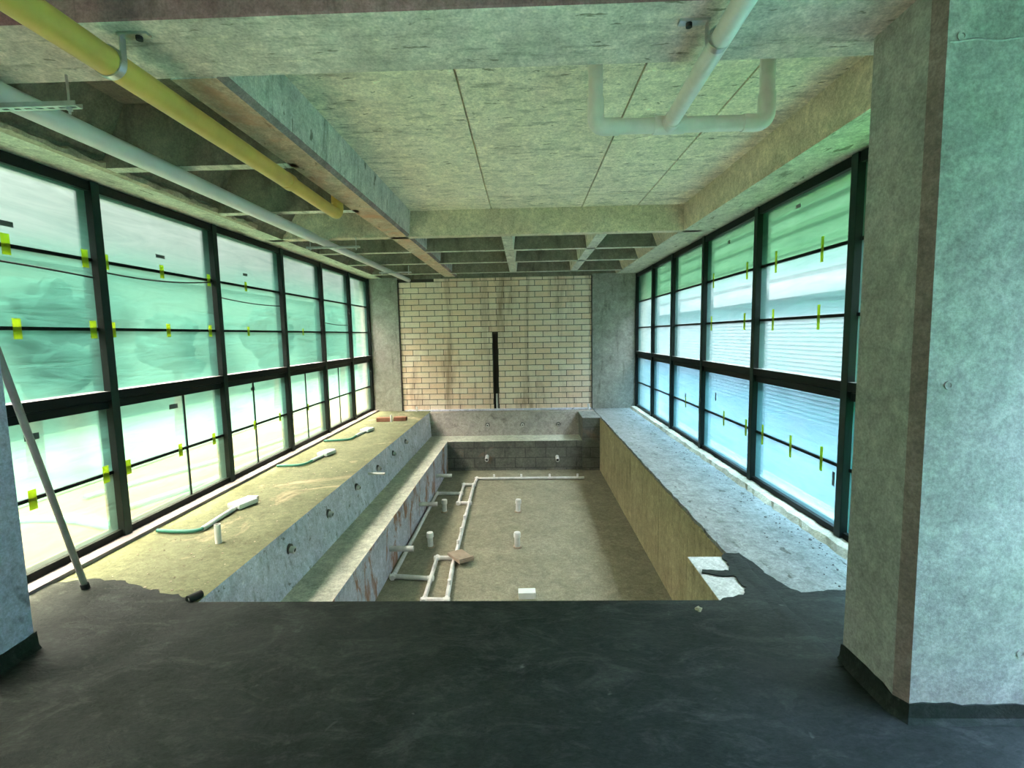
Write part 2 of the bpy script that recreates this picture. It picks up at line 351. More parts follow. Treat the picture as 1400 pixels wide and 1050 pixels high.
# ---------------- brick wall with a cut slot
b=MB(); b.mi=1; b.box(-2.66,-.70+.03,10.465,10.6,0,2.80); b.box(-.58,1.42,10.465,10.6,0,2.80); b.box(-.68,-.57,10.465,10.6,1.62,2.8)
b.mi=2; b.box(-.68,-.57,10.53,10.6,0,1.63)
b.mi=0
H=2.80/23.5; L=.3275
r=random.Random(3)
for k in range(24):
    z0=k*H+.005; z1=min(2.80,(k+1)*H-.008)
    off=(k%2)*L/2+.06; x=-2.66-off
    while x<1.42:
        x0=max(-2.655,x+.006); x1=min(1.415,x+L-.006); x+=L
        if x1-x0<.03: continue
        if k>=23 and x0<-2.1: continue
        if z0<1.62:
            parts=[]
            if x1>-.685 and x0<-.565:
                if x0<-.70: parts.append((x0,-.683-r.uniform(0,.012)))
                if x1>-.56: parts.append((-.567+r.uniform(0,.012),x1))
            else: parts=[(x0,x1)]
        else: parts=[(x0,x1)]
        for a,c in parts:
            j=r.uniform(-.003,.003); b.box(a,c,10.45+j,10.50,z0,z1)
o=struct(b.build('wall_back',[M['brick'],M['joint'],M['slot']]))
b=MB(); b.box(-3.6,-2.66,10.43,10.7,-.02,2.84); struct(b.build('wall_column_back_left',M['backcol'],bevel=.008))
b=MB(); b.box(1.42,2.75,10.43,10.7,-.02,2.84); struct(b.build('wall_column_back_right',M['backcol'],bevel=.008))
# dark gaps between the brickwork and its columns
b=MB(); b.box(-2.67,-2.645,10.425,10.47,0,2.80); b.box(1.412,1.43,10.425,10.47,0,2.80); struct(b.build('trim_joint',M['slot']))
# pale lip along the far ledge under the bricks
b=MB(); b.box(-2.6,1.40,10.38,10.46,-.015,.022); struct(b.build('trim_brick_base',M['plaster'],bevel=.006))
# ---------------- ceiling
Z0=2.83
b=MB()
xs=[-1.45,-.385,.725,1.40,2.1]; ysl=[2.3,5.66,6.3]
for i in range(4):
    for j in range(2):
        b.box(xs[i]+.007,xs[i+1]-.007,ysl[j]+.006,ysl[j+1]-.006,3.14,3.20)
b.box(-1.45,2.1,2.3,6.3,3.165,3.30)
struct(b.build('ceiling_panel',M['slab']))
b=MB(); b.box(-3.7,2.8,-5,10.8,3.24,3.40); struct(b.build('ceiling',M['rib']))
b=MB(); b.box(-3.6,2.75,1.985,2.29,Z0,3.3); b.box(-3.6,2.75,2.29,2.42,Z0+.005,3.3)
o=b.build('ceiling_beam',[M['front'],M['purple']],bevel=.012)
for p in o.data.polygons:
    if p.normal.y<-.9: p.material_index=1
struct(o)
# long stained beam between the two ceiling fields
b=MB(); b.prism_y([(-1.655,Z0),(-1.435,Z0),(-1.405,Z0+.03),(-1.37,3.3),(-1.69,3.3)],2.41,10.5)
o=b.build('ceiling_beam',[M['longside'],M['redbeam'],M['chamfer']])
for p in o.data.polygons:
    if p.normal.z<-.5 and p.normal.x>.5: p.material_index=2
for p in o.data.polygons:
    if p.normal.z<-.9: p.material_index=1
struct(o)
b=MB(); b.box(-3.2,2.2,6.19,6.32,Z0,3.3); struct(b.build('ceiling_beam',M['beam'],bevel=.008))
# edge beams over the window walls
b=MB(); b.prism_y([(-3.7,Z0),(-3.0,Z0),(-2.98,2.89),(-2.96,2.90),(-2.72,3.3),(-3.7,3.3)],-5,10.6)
o=b.build('ceiling_beam',[M['rib'],M['soffit_lit']])
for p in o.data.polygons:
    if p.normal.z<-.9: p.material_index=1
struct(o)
b=MB(); b.prism_y([(2.8,Z0),(1.965,Z0),(1.955,3.3),(2.8,3.3)],2.3,6.3)
b.prism_y([(2.8,Z0),(1.93,Z0),(1.74,3.3),(2.8,3.3)],6.3,10.6); b.prism_y([(2.8,Z0),(1.965,Z0),(1.955,3.3),(2.8,3.3)],-5,2.3)
o=b.build('ceiling_beam',[M['beam'],M['soffit_lit']])
for p in o.data.polygons:
    if p.normal.z<-.9: p.material_index=1
struct(o)
# ribs of the waffle fields
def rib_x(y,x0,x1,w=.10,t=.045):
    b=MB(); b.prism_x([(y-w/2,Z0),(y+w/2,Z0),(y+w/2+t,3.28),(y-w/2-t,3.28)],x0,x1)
    o=b.build('ceiling_rib',[M['rib'],M['soffit_lit']])
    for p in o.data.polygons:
        if p.normal.z<-.9: p.material_index=1  # underside painted paler for the light rising from the floor
    struct(o)
for y in (3.60,4.90): rib_x(y,-3.0,-1.6)
for y in (7.33,8.50): rib_x(y,-3.0,-1.6); rib_x(y,-1.45,1.95)
rib_x(9.85,-3.0,-1.6,.12); rib_x(9.85,-1.45,1.95,.12)
def rib_y(x,y0,y1,w=.135):
    b=MB(); b.prism_y([(x-w/2,Z0),(x+w/2,Z0),(x+w/2+.06,3.28),(x-w/2-.06,3.28)],y0,y1)
    struct(b.build('ceiling_rib',M['soffit_lit']))
rib_y(-.205,6.28,9.9); rib_y(.985,6.28,9.9)
b=MB(); b.box(-3.6,2.75,10.44,10.8,2.80,3.3); struct(b.build('ceiling_beam',M['rib']))
# small rough concrete spill along the yard-side edge beam
b=MB(); r=random.Random(9)
rings=[]
for i in range(60):
    y=2.3+i*.055; a=.012+r.uniform(0,.02); h=.02+r.uniform(0,.025)
    rings.append([(-3.02,y,Z0-.004),(-2.99+a,y,Z0-.004+r.uniform(0,.01)),(-2.98+a,y,Z0+h),(-2.99,y,Z0+h+.02)])
b.loft(rings); struct(b.build('trim_concrete_spill',M['mortar_sill']))
# ---------------- the two columns at the front
def column(bot,top,name,mats):
    b=MB(); b.loft([[(x,y,0) for x,y in bot],[(x,y,3.3) for x,y in top]])
    o=b.build(name,mats); return struct(o)
bot=[(1.512,2.265),(1.512,1.945),(1.535,1.885),(2.27,1.885),(2.27,2.265)]
top=[(1.510,2.265),(1.500,1.955),(1.505,1.885),(2.27,1.885),(2.27,2.265)]
o=column(bot,top,'wall_column_right',[M['column'],M['chamfer']])
for p in o.data.polygons:
    if p.normal.x<-.5 and p.normal.y<-.1 and abs(p.normal.z)<.3: p.material_index=1
for i,(x,z) in enumerate(((2.0,.30),(1.955,.30),(1.60,1.38),(2.03,1.37),(1.56,2.62))):
    b=MB(); b.ring((x,1.887,z),(0,-1,0),.017,.009,.006,14); b.tube([(x,1.889,z),(x,1.884,z)],.010,12); c_=struct(b.build('tie_hole',M['column'],o))
b=MB(); b.loft([[(1.983+.003*math.sin(k*1.7),1.887,.10+k*.05),(1.988+.003*math.sin(k*1.7),1.881,.10+k*.05),(1.994+.003*math.sin(k*1.7),1.887,.10+k*.05)] for k in range(24)]); struct(b.build('form_seam',M['column'],o))
b=MB(); b.loft([[(x,1.887,2.60+.004*math.sin(x*40)),(x,1.880,2.605+.004*math.sin(x*40)),(x,1.887,2.612+.004*math.sin(x*40))] for x in [1.52+.03*k for k in range(25)]]); struct(b.build('form_seam',M['column'],o))
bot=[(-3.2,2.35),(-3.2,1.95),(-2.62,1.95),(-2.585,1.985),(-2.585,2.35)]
column(bot,bot,'wall_column_left',[M['column_blue_lit']])
# waterproof upstand round the foot of each column
def skirt(path,h,name):
    b=MB(); r=random.Random(5); pts=[]
    for i in range(len(path)-1):
        (x0,y0),(x1,y1)=path[i],path[i+1]; n=max(1,int(math.hypot(x1-x0,y1-y0)/.05))
        for k in range(n): pts.append((x0+(x1-x0)*k/n,y0+(y1-y0)*k/n))
    pts.append(path[-1]); rings=[]
    for i,(x,y) in enumerate(pts):
        a=pts[max(0,i-1)]; c=pts[min(len(pts)-1,i+1)]; d=Vector((c[0]-a[0],c[1]-a[1])); d.normalize(); nx,ny=d.y,-d.x
        hh=h+r.uniform(-.008,.008)
        rings.append([(x-nx*.01,y-ny*.01,.004),(x+nx*.03,y+ny*.03,.004),(x+nx*.012,y+ny*.012,.03),(x+nx*.007,y+ny*.007,hh),(x-nx*.01,y-ny*.01,hh)])
    b.loft(rings); return struct(b.build(name,M['coat']))
skirt([(1.512,2.27),(1.512,1.945),(1.535,1.885),(2.27,1.885)],.085,'baseboard_right')
skirt([(-3.2,1.95),(-2.62,1.95),(-2.585,1.985),(-2.585,2.36)],.095,'baseboard_left')

# ---------------- windows
ROWS=[(.085,.548),(.572,1.075),(1.215,1.688),(1.712,2.218),(2.242,2.745)]
wn=[0]
def window(side,y0,y1,films,vbar=None,tapes=(),stickers=(),last=False):
    """one bay; y0,y1 are the centres of its mullions"""
    wn[0]+=1; s=1 if side=='L' else -1; X=XL if side=='L' else XR
    w=struct(empty('window_%d'%wn[0],(X,y0,0)))
    def P(b,name,mats,bevel=0):
        b.v=[(x-X,y-y0,z) for x,y,z in b.v]; return b.build(name,mats,w,bevel=bevel)
    def bx(b,d0,d1,a,c,z0,z1):
        x0,x1=X-s*d0,X-s*d1; b.box(min(x0,x1),max(x0,x1),a,c,z0,z1)
    hw=.037
    b=MB(); bx(b,.0,.14,y0-hw,y0+hw,0,2.82)
    o=P(b,'mullion',[M['frame'],M['frame_in']],.004)
    for p in o.data.polygons:
        if abs(p.normal.x)>.9: p.material_index=1
    if last:
        b=MB(); bx(b,.0,.14,y1-hw,y1+hw,0,2.82); P(b,'mullion',M['frame'],.004)
    a,c=y0+hw,y1-hw
    b=MB(); bx(b,.015,.13,a,c,2.745,2.82); P(b,'top_rail',M['frame'],.003)
    b=MB(); bx(b,.03,.13,a,c,1.075,1.135); bx(b,.005,.13,a,c,1.145,1.215); bx(b,.04,.12,a,c,1.13,1.15); o=P(b,'transom',[M['frame'],M['frame_top_lit']],.003)
    for p in o.data.polygons:
        if p.normal.z>.9: p.material_index=1
    b=MB(); bx(b,.02,.13,a,c,.03,.085); P(b,'sill_rail',M['frame'],.003)
    for z in (.56,1.70,2.23):
        b=MB(); bx(b,.045,.075,a,c,z-.0125,z+.0125); P(b,'glazing_bar',M['frame'])
    if vbar:
        b=MB(); bx(b,.046,.066,vbar-.006,vbar+.006,.085,1.075); P(b,'glass_joint',M['frame'])
    for (z0,z1),f in zip(ROWS,films):
        b=MB(); bx(b,.055,.063,a,c,z0-.006,z1+.006)
        o=P(b,'pane',[M['glass'],M[f]])
        for p in o.data.polygons:
            if p.normal.x*s>.9: p.material_index=1
    for (y,z,tw,th) in tapes:
        b=MB(); bx(b,.0425,.0445,y-tw/2,y+tw/2,z-th*.52,z+th*.48); P(b,'tape_strip',M['tape'])
    for (y,z,tw,th) in stickers:
        b=MB(); bx(b,.052,.0545,y-tw/2,y+tw/2,z-th/2,z+th/2); P(b,'sticker',M['sticker'])
    return w
LY=[2.35,3.80,5.255,6.70,7.995,9.265,10.40]
FL=['f_pale','f_mint','f_mint','f_mint','f_sky']
def tp(l,w,h): return [(y,z,w,h) for y,z in l]
LT=[tp([(3.13,2.24),(3.70,2.235),(3.14,1.70),(3.71,1.70),(3.11,.56),(3.69,.565)],.055,.135),
    tp([(3.885,2.235),(4.49,2.235),(5.16,2.23),(3.89,1.70),(4.51,1.70),(5.12,1.70),(3.91,.565),(4.53,.56),(5.04,.56)],.05,.12),
    tp([(5.85,2.23),(5.84,1.70),(5.83,.56),(6.45,.555)],.045,.11),
    tp([(7.30,1.70),(7.32,.56)],.04,.10),[],[]]
LS=[[(3.12,2.37,.16,.035),(3.16,.975,.10,.045)],[(4.50,2.37,.11,.03),(4.50,.985,.11,.045)],[(5.87,2.37,.09,.03),(5.86,1.0,.08,.04)],[],[],[]]
LV=[None,4.64,5.87,7.30,8.62,None]
for i in range(6): window('L',LY[i],LY[i+1],FL,LV[i],LT[i],LS[i],i==5)
for y in (.9,-.55,-2.0,-3.45): window('L',y,y+1.45,FL)
RY=[2.22,3.63,5.10,6.56,7.92,9.12,10.40]
FR=['f_cyan','f_cyan','f_aqua','f_aqua','f_green']; FG=['f_blue']*5
RT=[[],tp([(4.76,2.24),(4.04,2.235),(4.78,1.70),(4.05,1.70),(4.91,.56),(4.39,.56),(3.93,.565)],.035,.20),
    tp([(5.36,2.235),(6.29,2.23),(6.33,1.70),(5.39,1.70),(5.87,.56),(5.28,.56)],.04,.18),
    tp([(7.27,.56),(6.7,.56)],.04,.15),[],[]]
RS=[[],[(4.43,2.66,.07,.03),(3.78,.44,.03,.11)],[(5.87,2.62,.06,.04),(6.16,.78,.03,.10)],[(7.31,.64,.04,.09)],[],[]]
for i in range(6): window('R',RY[i],RY[i+1],FR,None,RT[i],RS[i],i==5)
for y in (.77,-.68,-2.13,-3.58): window('R',y,y+1.45,FG)
# sills under the frames
b=MB(); b.box(-3.42,-3.17,2.36,10.43,0,.03); struct(b.build('trim_sill_left',M['flash'],bevel=.004))
b=MB(); r=random.Random(2); rings=[]
for i in range(110):
    y=2.3+i*.0745; rings.append([(2.48,y,-.002),(2.215+r.uniform(-.018,.012),y,-.002),(2.25+r.uniform(-.008,.01),y,.035+r.uniform(-.008,.01)),(2.48,y,.04)])
b.loft(rings); struct(b.build('trim_sill_right',M['mortar_sill']))

# ------------------------------------------------------------------ pipes under the ceiling
# ochre pipe
t=tag(empty('ochre_pipe',(-1.66,0,2.73)),'ochre yellow painted drain pipe strapped under the front beam','pipe')
b=MB(); b.tube([(.022,1.2,-.015),(-.045,3.66,.012)],.056,24); b.build('pipe_run',M['yellow'],t,True)
b=MB(); b.tube([(-.044,3.62,.012),(-.047,3.70,.013)],.060,24); b.build('coupling',M['yellow'],t,True)
el=arc_path([(-.046,3.68,.013),(-.085,4.74,.024),(-.09,4.74,.26)],.11,8)
b=MB(); b.tube(el[:-1]+[(-.09,4.74,.15)],.050,24); b.build('elbow_run',M['yellow'],t,True)
b=MB(); b.tube([(-.09,4.74,.13),(-.09,4.74,.46)],.054,24); b.build('riser',M['yellow'],t,True)
# clamp on ochre pipe
def clamp(name,loc,r,label,dirx=1):
    t=tag(empty(name,loc),label,'clamp'); x,y,z=loc
    b=MB(); b.ring((0,-.016,0),(0,1,0),r+.005,r,.032,24); b.build('strap',M['steel'],t,True)
    h=Z0-z
    b=MB(); b.obox((dirx*(r+.004),0,h*.5),(.006,.028,h),(0,0,0)); b.build('hanger_tab',M['steel'],t)
    b=MB(); b.obox((dirx*(r+.055),0,h-.006),(.12,.034,.010)); b.build('ceiling_plate',M['steel'],t)
    b=MB(); b.tube([(dirx*(r+.075),0,h-.026),(dirx*(r+.075),0,h)],.013,8); b.build('bolt',M['dark'],t)
    return t
clamp('pipe_clamp',(-1.661,2.06,2.7255),.0575,'steel strap clamp holding the ochre pipe to the beam',1)
# white drain pipe over the yard windows
t=tag(empty('drain_pipe',(-2.44,0,2.765)),'long white drain pipe running over the yard windows to the brick wall','pipe')
b=MB(); b.tube([(0,1.2,.0),(0,5.80,.0)],.056,24); b.build('large_run',M['drain'],t,True)
b=MB(); b.tube([(0,5.79,0),(0,5.86,.0)],[.056,.046],24); b.build('reducer',M['drain'],t,True)
b=MB(); b.tube([(0,5.84,0),(0.01,10.50,.02)],.044,24); b.build('small_run',M['drain'],t,True)
# slotted channels carrying it
def channel(loc,length,label,rods=True):
    t=tag(empty('strut_hanger',loc),label,'pipe hanger','slotted channels under the white drain pipe')
    b=MB(); n=int(length/.052)
    L=length/2
    for s in (-1,1): b.box(-L,L,s*.019-.0018,s*.019+.0018,-.02,.0)
    b.box(-L,L,-.0195,-.007,-.0215,-.0185); b.box(-L,L,.007,.0195,-.0215,-.0185)
    for i in range(n+1):
        x=-L+i*length/n; b.box(max(-L,x-.011),min(L,x+.011),-.0075,.0075,-.0215,-.0185)
    b.build('channel',M['steel'],t)
    for s in (1,-1):
        b=MB(); b.tube([(s*(L-.045),0,-.05),(s*(L-.045),0,Z0-loc[2]+.0)],.0055,10)
        b.tube([(s*(L-.045),0,-.036),(s*(L-.045),0,-.024)],.012,6); b.build('threaded_rod',M['steel'],t)
    return t
channel((-2.48,2.34,2.708),.86,'slotted steel channel hung from the front beam under the white drain pipe')
channel((-2.34,6.12,2.722),.66,'slotted steel channel under the white pipe just past its wide end')
channel((-2.24,8.66,2.728),.56,'slotted steel channel under the white pipe close to the brick wall')
# tee pipe under the panel
t=tag(empty('tee_drain_pipe',(.82,2.88,2.745)),'white PVC tee pipe with two upturned elbows under the concrete ceiling panel','pipe')
b=MB(); b.tube([(-.05,-1.7,.02),(-.0,-.06,.0)],.041,24); b.build('feed_pipe',M['pvc'],t,True)
b=MB(); b.tube([(0,-.085,0),(0,.01,0)],.047,24); b.tube([(-.085,0,0),(.085,0,0)],.048,24); b.build('tee_fitting',M['pvc'],t,True)
for s,x in ((-1,-.405),(1,.535)):
    b=MB(); b.tube([(s*.06,0,0),(x-s*.09,0,0)],.041,24); b.build('arm',M['pvc'],t,True)
    b=MB(); b.tube(arc_path([(x-s*.13,0,0),(x,0,0),(x,0,.15)],.085,8),.046,24); b.build('elbow',M['pvc'],t,True)
    b=MB(); b.tube([(x,0,.12),(x,0,.40)],.040,24); b.build('riser',M['pvc'],t,True)
    b=MB(); b.ring((x,0,.375),(0,0,1),.056,.03,.022,24); b.build('ceiling_collar',M['pvc'],t,True)
clamp('pipe_clamp',(.79,2.10,2.755),.042,'steel strap clamp around the white tee pipe under the beam',-1)

# ------------------------------------------------------------------ pool fittings
def tubeobj(name,pts,r,m,parent=None,n=14,smooth=True):
    b=MB(); b.tube(pts,r,n); return b.build(name,m,parent,smooth)
# jets
def jet(name):
    t=empty(name)
    b=MB(); b.ring((0,0,-.01),(0,0,1),.047,.031,.022,20); b.build('flange',M['brass'],t,True)
    b=MB(); b.tube([(0,0,-.03),(0,0,.05)],.029,16); b.build('nozzle',M['pvc_dirty'],t,True)
    b=MB(); b.tube([(0,0,.049),(0,0,.052)],.016,12); b.build('opening',M['dark'],t)  # dark disc painted as the shade inside the nozzle
    return t
J0=jet('pool_jet')
order=['first','second','third','fourth','fifth','sixth']
jy=[3.92,4.74,5.57,6.41,7.19,7.97]; jz=[-.165,-.165,-.155,-.16,-.15,-.145]
for i in range(6):
    o=J0 if i==0 else copy_tree(J0)
    o.location=(-2.03+.065*(-jz[i]/.47)-.004,jy[i],jz[i]); o.rotation_euler=(0,PI/2+.137,0)
    tag(o,'round jet fitting in the long plaster face above the bench, %s from the dark deck'%order[i],'pool jet','jets in the plaster face above the long bench')
for i,(x,w) in enumerate(((-.80,'farthest from the corner block'),(-.07,'middle of the three'),(.67,'next to the corner block'))):
    o=copy_tree(J0); z=-.265; o.location=(x,10.16-.18*(-z-.012)/.458+.004,z); o.rotation_euler=(PI/2+.0,0,0)
    tag(o,'round jet fitting in the low wall below the bricks, '+w,'pool jet','jets in the low wall under the brickwork')
# pipes sticking out of the bench faces
def stub(name,p,d,L,r,label,group=None):
    t=tag(empty(name,p),label,'pipe',group); d=Vector(d).normalized()
    b=MB(); b.ring((0,0,0)-d*.04 if False else tuple(-d*.04),tuple(d),r,r*.8,L+.04,18); b.build('tube',M['pvc_dirty'],t,True)
    b=MB(); b.tube([tuple(d*(L-.03)),tuple(d*(L-.025))],r*.8,14); b.build('bore',M['dark'],t)  # dark disc painted as the shade inside the stub
    return t
for y,z,L,w in ((5.25,-.765,.27,'nearest the dark deck'),(6.80,-.80,.26,'second from the dark deck'),(8.15,-.775,.27,'closest to the far bench')):
    stub('wall_sleeve',(-1.55,y,z),(1,0,0),L,.031,'white pipe stub sticking out of the long bench face, '+w,'pipe stubs in the long bench face')
stub('wall_sleeve',(-2.0,6.04,-.125),(1,0,-.02),.20,.016,'thin white pipe sticking out of the plaster face beside the jets')
stub('wall_sleeve',(-.77,9.42,-.77),(0,-1,-.25),.15,.036,'short white pipe end in the dark far bench face, below the middle bricks','pipe ends in the far bench face')
stub('wall_sleeve',(.60,9.42,-.79),(.0,-1,-.25),.15,.036,'short white pipe end in the dark far bench face, near the corner block','pipe ends in the far bench face')
# capped standpipes
def standpipe(r=.035,h=.19):
    t=empty('capped_standpipe')
    b=MB(); b.tube([(0,0,-.02),(0,0,h)],r,18); b.build('tube',M['pvc_dirty'],t,True)
    b=MB(); b.tube([(0,0,h-.055),(0,0,h-.012),(0,0,h+.006),(0,0,h+.012)],[r*1.25,r*1.25,r*1.1,r*.6],18); b.build('cap',M['pvc'],t,True)
    b=MB(); b.tube([(0,0,-.005),(0,0,.018)],r*1.5,18); b.build('collar',M['palebrick'],t,True)
    return t
sp0=standpipe()
for i,(x,y,w) in enumerate(((-.13,5.90,'in mid floor nearer the dark deck'),(-.14,7.13,'in mid floor nearer the far bench'),(-1.225,5.92,'inside the pipe loop nearer the dark deck'),(-1.25,7.15,'inside the pipe loop nearer the far bench'))):
    o=sp0 if i==0 else copy_tree(sp0); o.location=(x,y,PF); o.rotation_euler=(random.uniform(-.04,.04),random.uniform(-.04,.04),i)
    tag(o,'white capped standpipe rising from the pool floor, '+w,'standpipe','capped standpipes on the pool floor')
# pipe loop lying on the floor
t=tag(empty('floor_pipe_loop',(-.92,6.5,PF+.026)),'white pipe circuit with two loops and a branch lying on the pool floor','pipe')
def fl(pts): return [(x+.92,y-6.5,z) for x,y,z in [(p[0],p[1],0 if len(p)<3 else p[2]) for p in pts]]
rp=.0245
tubeobj('far_pipe',fl([(1.05,8.77),(-.92,8.79)]),rp,M['pvc_dirty'],t)
tubeobj('main_pipe',fl([(-.92,8.79),(-.935,8.35),(-.90,6.86),(-.87,5.77),(-.866,5.38),(-.815,4.62)]),rp,M['pvc_dirty'],t)
tubeobj('small_loop_pipe',fl([(-.935,8.41),(-1.115,8.415),(-1.08,7.47),(-.905,7.465)]),rp,M['pvc_dirty'],t)
tubeobj('branch_pipe',fl([(-1.10,7.94),(-1.505,7.945),(-1.487,5.12),(-1.06,5.075)]),rp,M['pvc_dirty'],t)
tubeobj('near_loop_pipe',fl([(-.88,5.56),(-1.08,5.56),(-1.045,4.634),(-.82,4.63)]),rp,M['pvc_dirty'],t)
for x,y in ((-.92,8.79),(-.935,8.41),(-1.115,8.415),(-1.08,7.47),(-.905,7.465),(-1.10,7.94),(-1.505,7.945),(-1.487,5.12),(-1.063,5.075),(-1.08,5.56),(-1.045,4.634),(-.82,4.63)):
    b=MB(); p=fl([(x,y)])[0]; b.tube([(p[0],p[1]-.04,0),(p[0],p[1]+.04,0)],rp*1.2,12); b.tube([(p[0]-.035,p[1],0),(p[0]+.035,p[1],0)],rp*1.2,12); b.build('joint_fitting',M['pvc'],t,True)
for x,y in ((-.60,8.785),(-.10,8.78),(.42,8.775),(.93,8.77),(-.895,6.75),(-.885,6.3),(-.872,5.9),(-.83,4.9)):
    p=fl([(x,y)])[0]; tubeobj('outlet_stub',[(p[0],p[1],0),(p[0],p[1],.075)],.019,M['pvc'],t,12)
# block resting on the loop, foam block
b=MB(); b.obox((0,0,0),(.21,.25,.035)); b.obox((0,-.1,.022),(.21,.03,.02))
o=tag(b.build('wooden_offcut',M['palebrick'],bevel=.004),'brown offcut block lying tilted across the white pipe circuit','block'); o.location=(-.79,5.50,PF+.075); o.rotation_euler=(.10,.12,.75)
b=MB(); b.obox((0,0,.034),(.175,.10,.068)); o=tag(b.build('foam_block',M['foam'],bevel=.006),'small white foam block lying on the pool floor by the dark deck edge','block'); o.location=(-.016,4.735,PF); o.rotation_euler=(0,0,.03)
# ------------------------------------------------------------------ things on the ledges
def brick(name,label,loc,rz,size,m=M['redbrick']):
    b=MB(); b.obox((0,0,size[2]/2),size); o=tag(b.build(name,m,bevel=.005),label,'brick','bricks on the ledge by the yard windows'); o.location=loc; o.rotation_euler=(0,0,rz)
brick('brick','red brick lying on the pale ledge, on the window side of a thin upright pipe',(-2.70,9.17,0),.02,(.27,.12,.075))
brick('brick','red brick lying on the pale ledge, on the pool side of a thin upright pipe',(-2.405,9.23,0),.03,(.24,.12,.075))
def upright(name,p,h,r,label):
    t=tag(empty(name,p),label,'pipe')
    b=MB(); b.ring((0,0,-.005),(0,0,1),r,r*.8,h+.005,16); b.build('tube',M['pvc'],t,True)
    b=MB(); b.tube([(0,0,h-.012),(0,0,h-.008)],r*.8,12); b.build('bore',M['dark'],t)  # dark disc painted as the shade inside the upright tube
upright('upright_pipe',(-2.55,9.10,0),.13,.016,'thin white pipe standing between the two red bricks')
upright('upright_pipe',(-2.45,3.68,0),.155,.024,'short white pipe standing on the pale ledge near the dark deck')
upright('upright_pipe',(-2.33,10.32,-.012),.12,.02,'short white pipe standing at the brick wall foot beside the green-lit column')
upright('upright_pipe',(1.33,10.34,-.012),.13,.022,'short white pipe standing at the brick wall foot beside the blue-lit column')
upright('slot_pipe',(-.615,10.50,0.02),.32,.022,'white pipe standing inside the dark slot cut in the bricks')
# green conduits with pale end plates
def conduit(pts,plate,label,rz):
    t=tag(empty('conduit',(pts[0][0],pts[0][1],.022)),label,'conduit','green conduits on the ledge by the yard windows')
    q=[(x-pts[0][0],y-pts[0][1],0) for x,y in pts]
    q=arc_path(q,.10,5); k=int(len(q)*.55)
    tubeobj('hose',q[:k+1],.016,M['hose'],t,10)
    tubeobj('sleeve',q[k:],.021,M['clearplastic'],t,10)
    b=MB(); c=(plate[0]-pts[0][0],plate[1]-pts[0][1],.012); b.obox(c,(.16,.22,.05),(0,0,rz)); b.build('end_box',M['clearplastic'],t,bevel=.012)
    b=MB(); b.obox((c[0]-.02,c[1]+.14,.0),(.12,.16,.03),(0,0,rz+.3)); b.build('end_plate',M['drain'],t,bevel=.006)
conduit([(-3.10,3.885),(-2.90,3.86),(-2.73,3.87),(-2.745,4.07),(-2.755,4.42)],(-2.74,4.52),'green conduit with clear sleeve on the pale ledge, nearest the leaning pole',-.3)
conduit([(-3.12,5.92),(-2.80,5.945),(-2.775,6.25),(-2.75,6.46)],(-2.745,6.54),'green conduit on the pale ledge, middle of three by the yard windows',-.2)
conduit([(-3.12,7.36),(-2.74,7.445),(-2.745,7.82),(-2.715,8.10)],(-2.71,8.18),'green conduit on the pale ledge, closest to the red bricks',-.2)
# leaning pole
t=tag(empty('metal_pole',(-2.88,2.97,0.006)),'thin grey metal pole leaning from the deck against the column','pole')
d=Vector((.13,-.47,1.515)); top=d*1.27
tubeobj('tube',[(0,0,0),tuple(top)],.018,M['pole'],t,16)
b=MB(); b.tube([(0,0,-.004),tuple(d*.03)],.0235,16); b.build('end_cap',M['dark'],t,True)
# pipe end at the pool corner
t=tag(empty('corner_pipe_end',(-2.085,2.80,.022)),'black pipe end with white core at the pool corner','pipe')
b=MB(); b.ring((0,0,0),(.35,.9,-.05),.024,.014,.085,16); b.build('black_sleeve',M['dark'],t,True)
b=MB(); b.tube([(.003,.01,0),(.0325,.0835,-.003)],.0145,14); b.build('white_core',M['pvc'],t,True)
# pebble
b=MB()
import bmesh
def lump(b,c,r,seed,sub=2,squash=.7,rough=.25):
    bm=bmesh.new(); bmesh.ops.create_icosphere(bm,subdivisions=sub,radius=1); rr=random.Random(seed)
    from mathutils import noise as mn
    off=Vector((rr.uniform(0,50),rr.uniform(0,50),rr.uniform(0,50)))
    vs=[]
    for v in bm.verts:
        k=1+rough*2*mn.noise(v.co*1.6+off); vs.append((c[0]+v.co.x*r*k,c[1]+v.co.y*r*k,c[2]+v.co.z*r*k*squash))
    b.add(vs,[tuple(x.index for x in f.verts) for f in bm.faces]); bm.free()
lump(b,(0,0,.009),.020,4); o=tag(b.build('pebble',M['mortar_sill'],smooth=True),'single small stone on the dark deck by the pool edge','stone'); o.location=(.974,2.694,.006)
# rubble scattered along the ledge under the siding windows
b=MB(); r=random.Random(21)
for i in range(190):
    y=2.95+ (r.random()**1.5)*7; x=2.20-abs(r.gauss(0,.12))
    if r.random()<.22: x=r.uniform(1.5,2.15)
    if x<1.47: continue
    s=r.uniform(.003,.008)*(1 if r.random()<.95 else 1.7); lump(b,(x,y,s*.4),s,i,1,.6)
o=tag(b.build('rubble',M['stone']),'loose dark rubble crumbs scattered over the grey ledge below the blue windows','rubble',kind='stuff')
b=MB(); r=random.Random(22)
for i in range(90):
    x=r.uniform(-2.95,-2.1); y=2.95+(r.random()**1.8)*3; s=r.uniform(.003,.009); lump(b,(x,y,s*.4),s,i+300,1,.6)
o=tag(b.build('rubble',M['mortar_sill']),'loose mortar crumbs scattered over the pale ledge below the yard windows','rubble',kind='stuff')

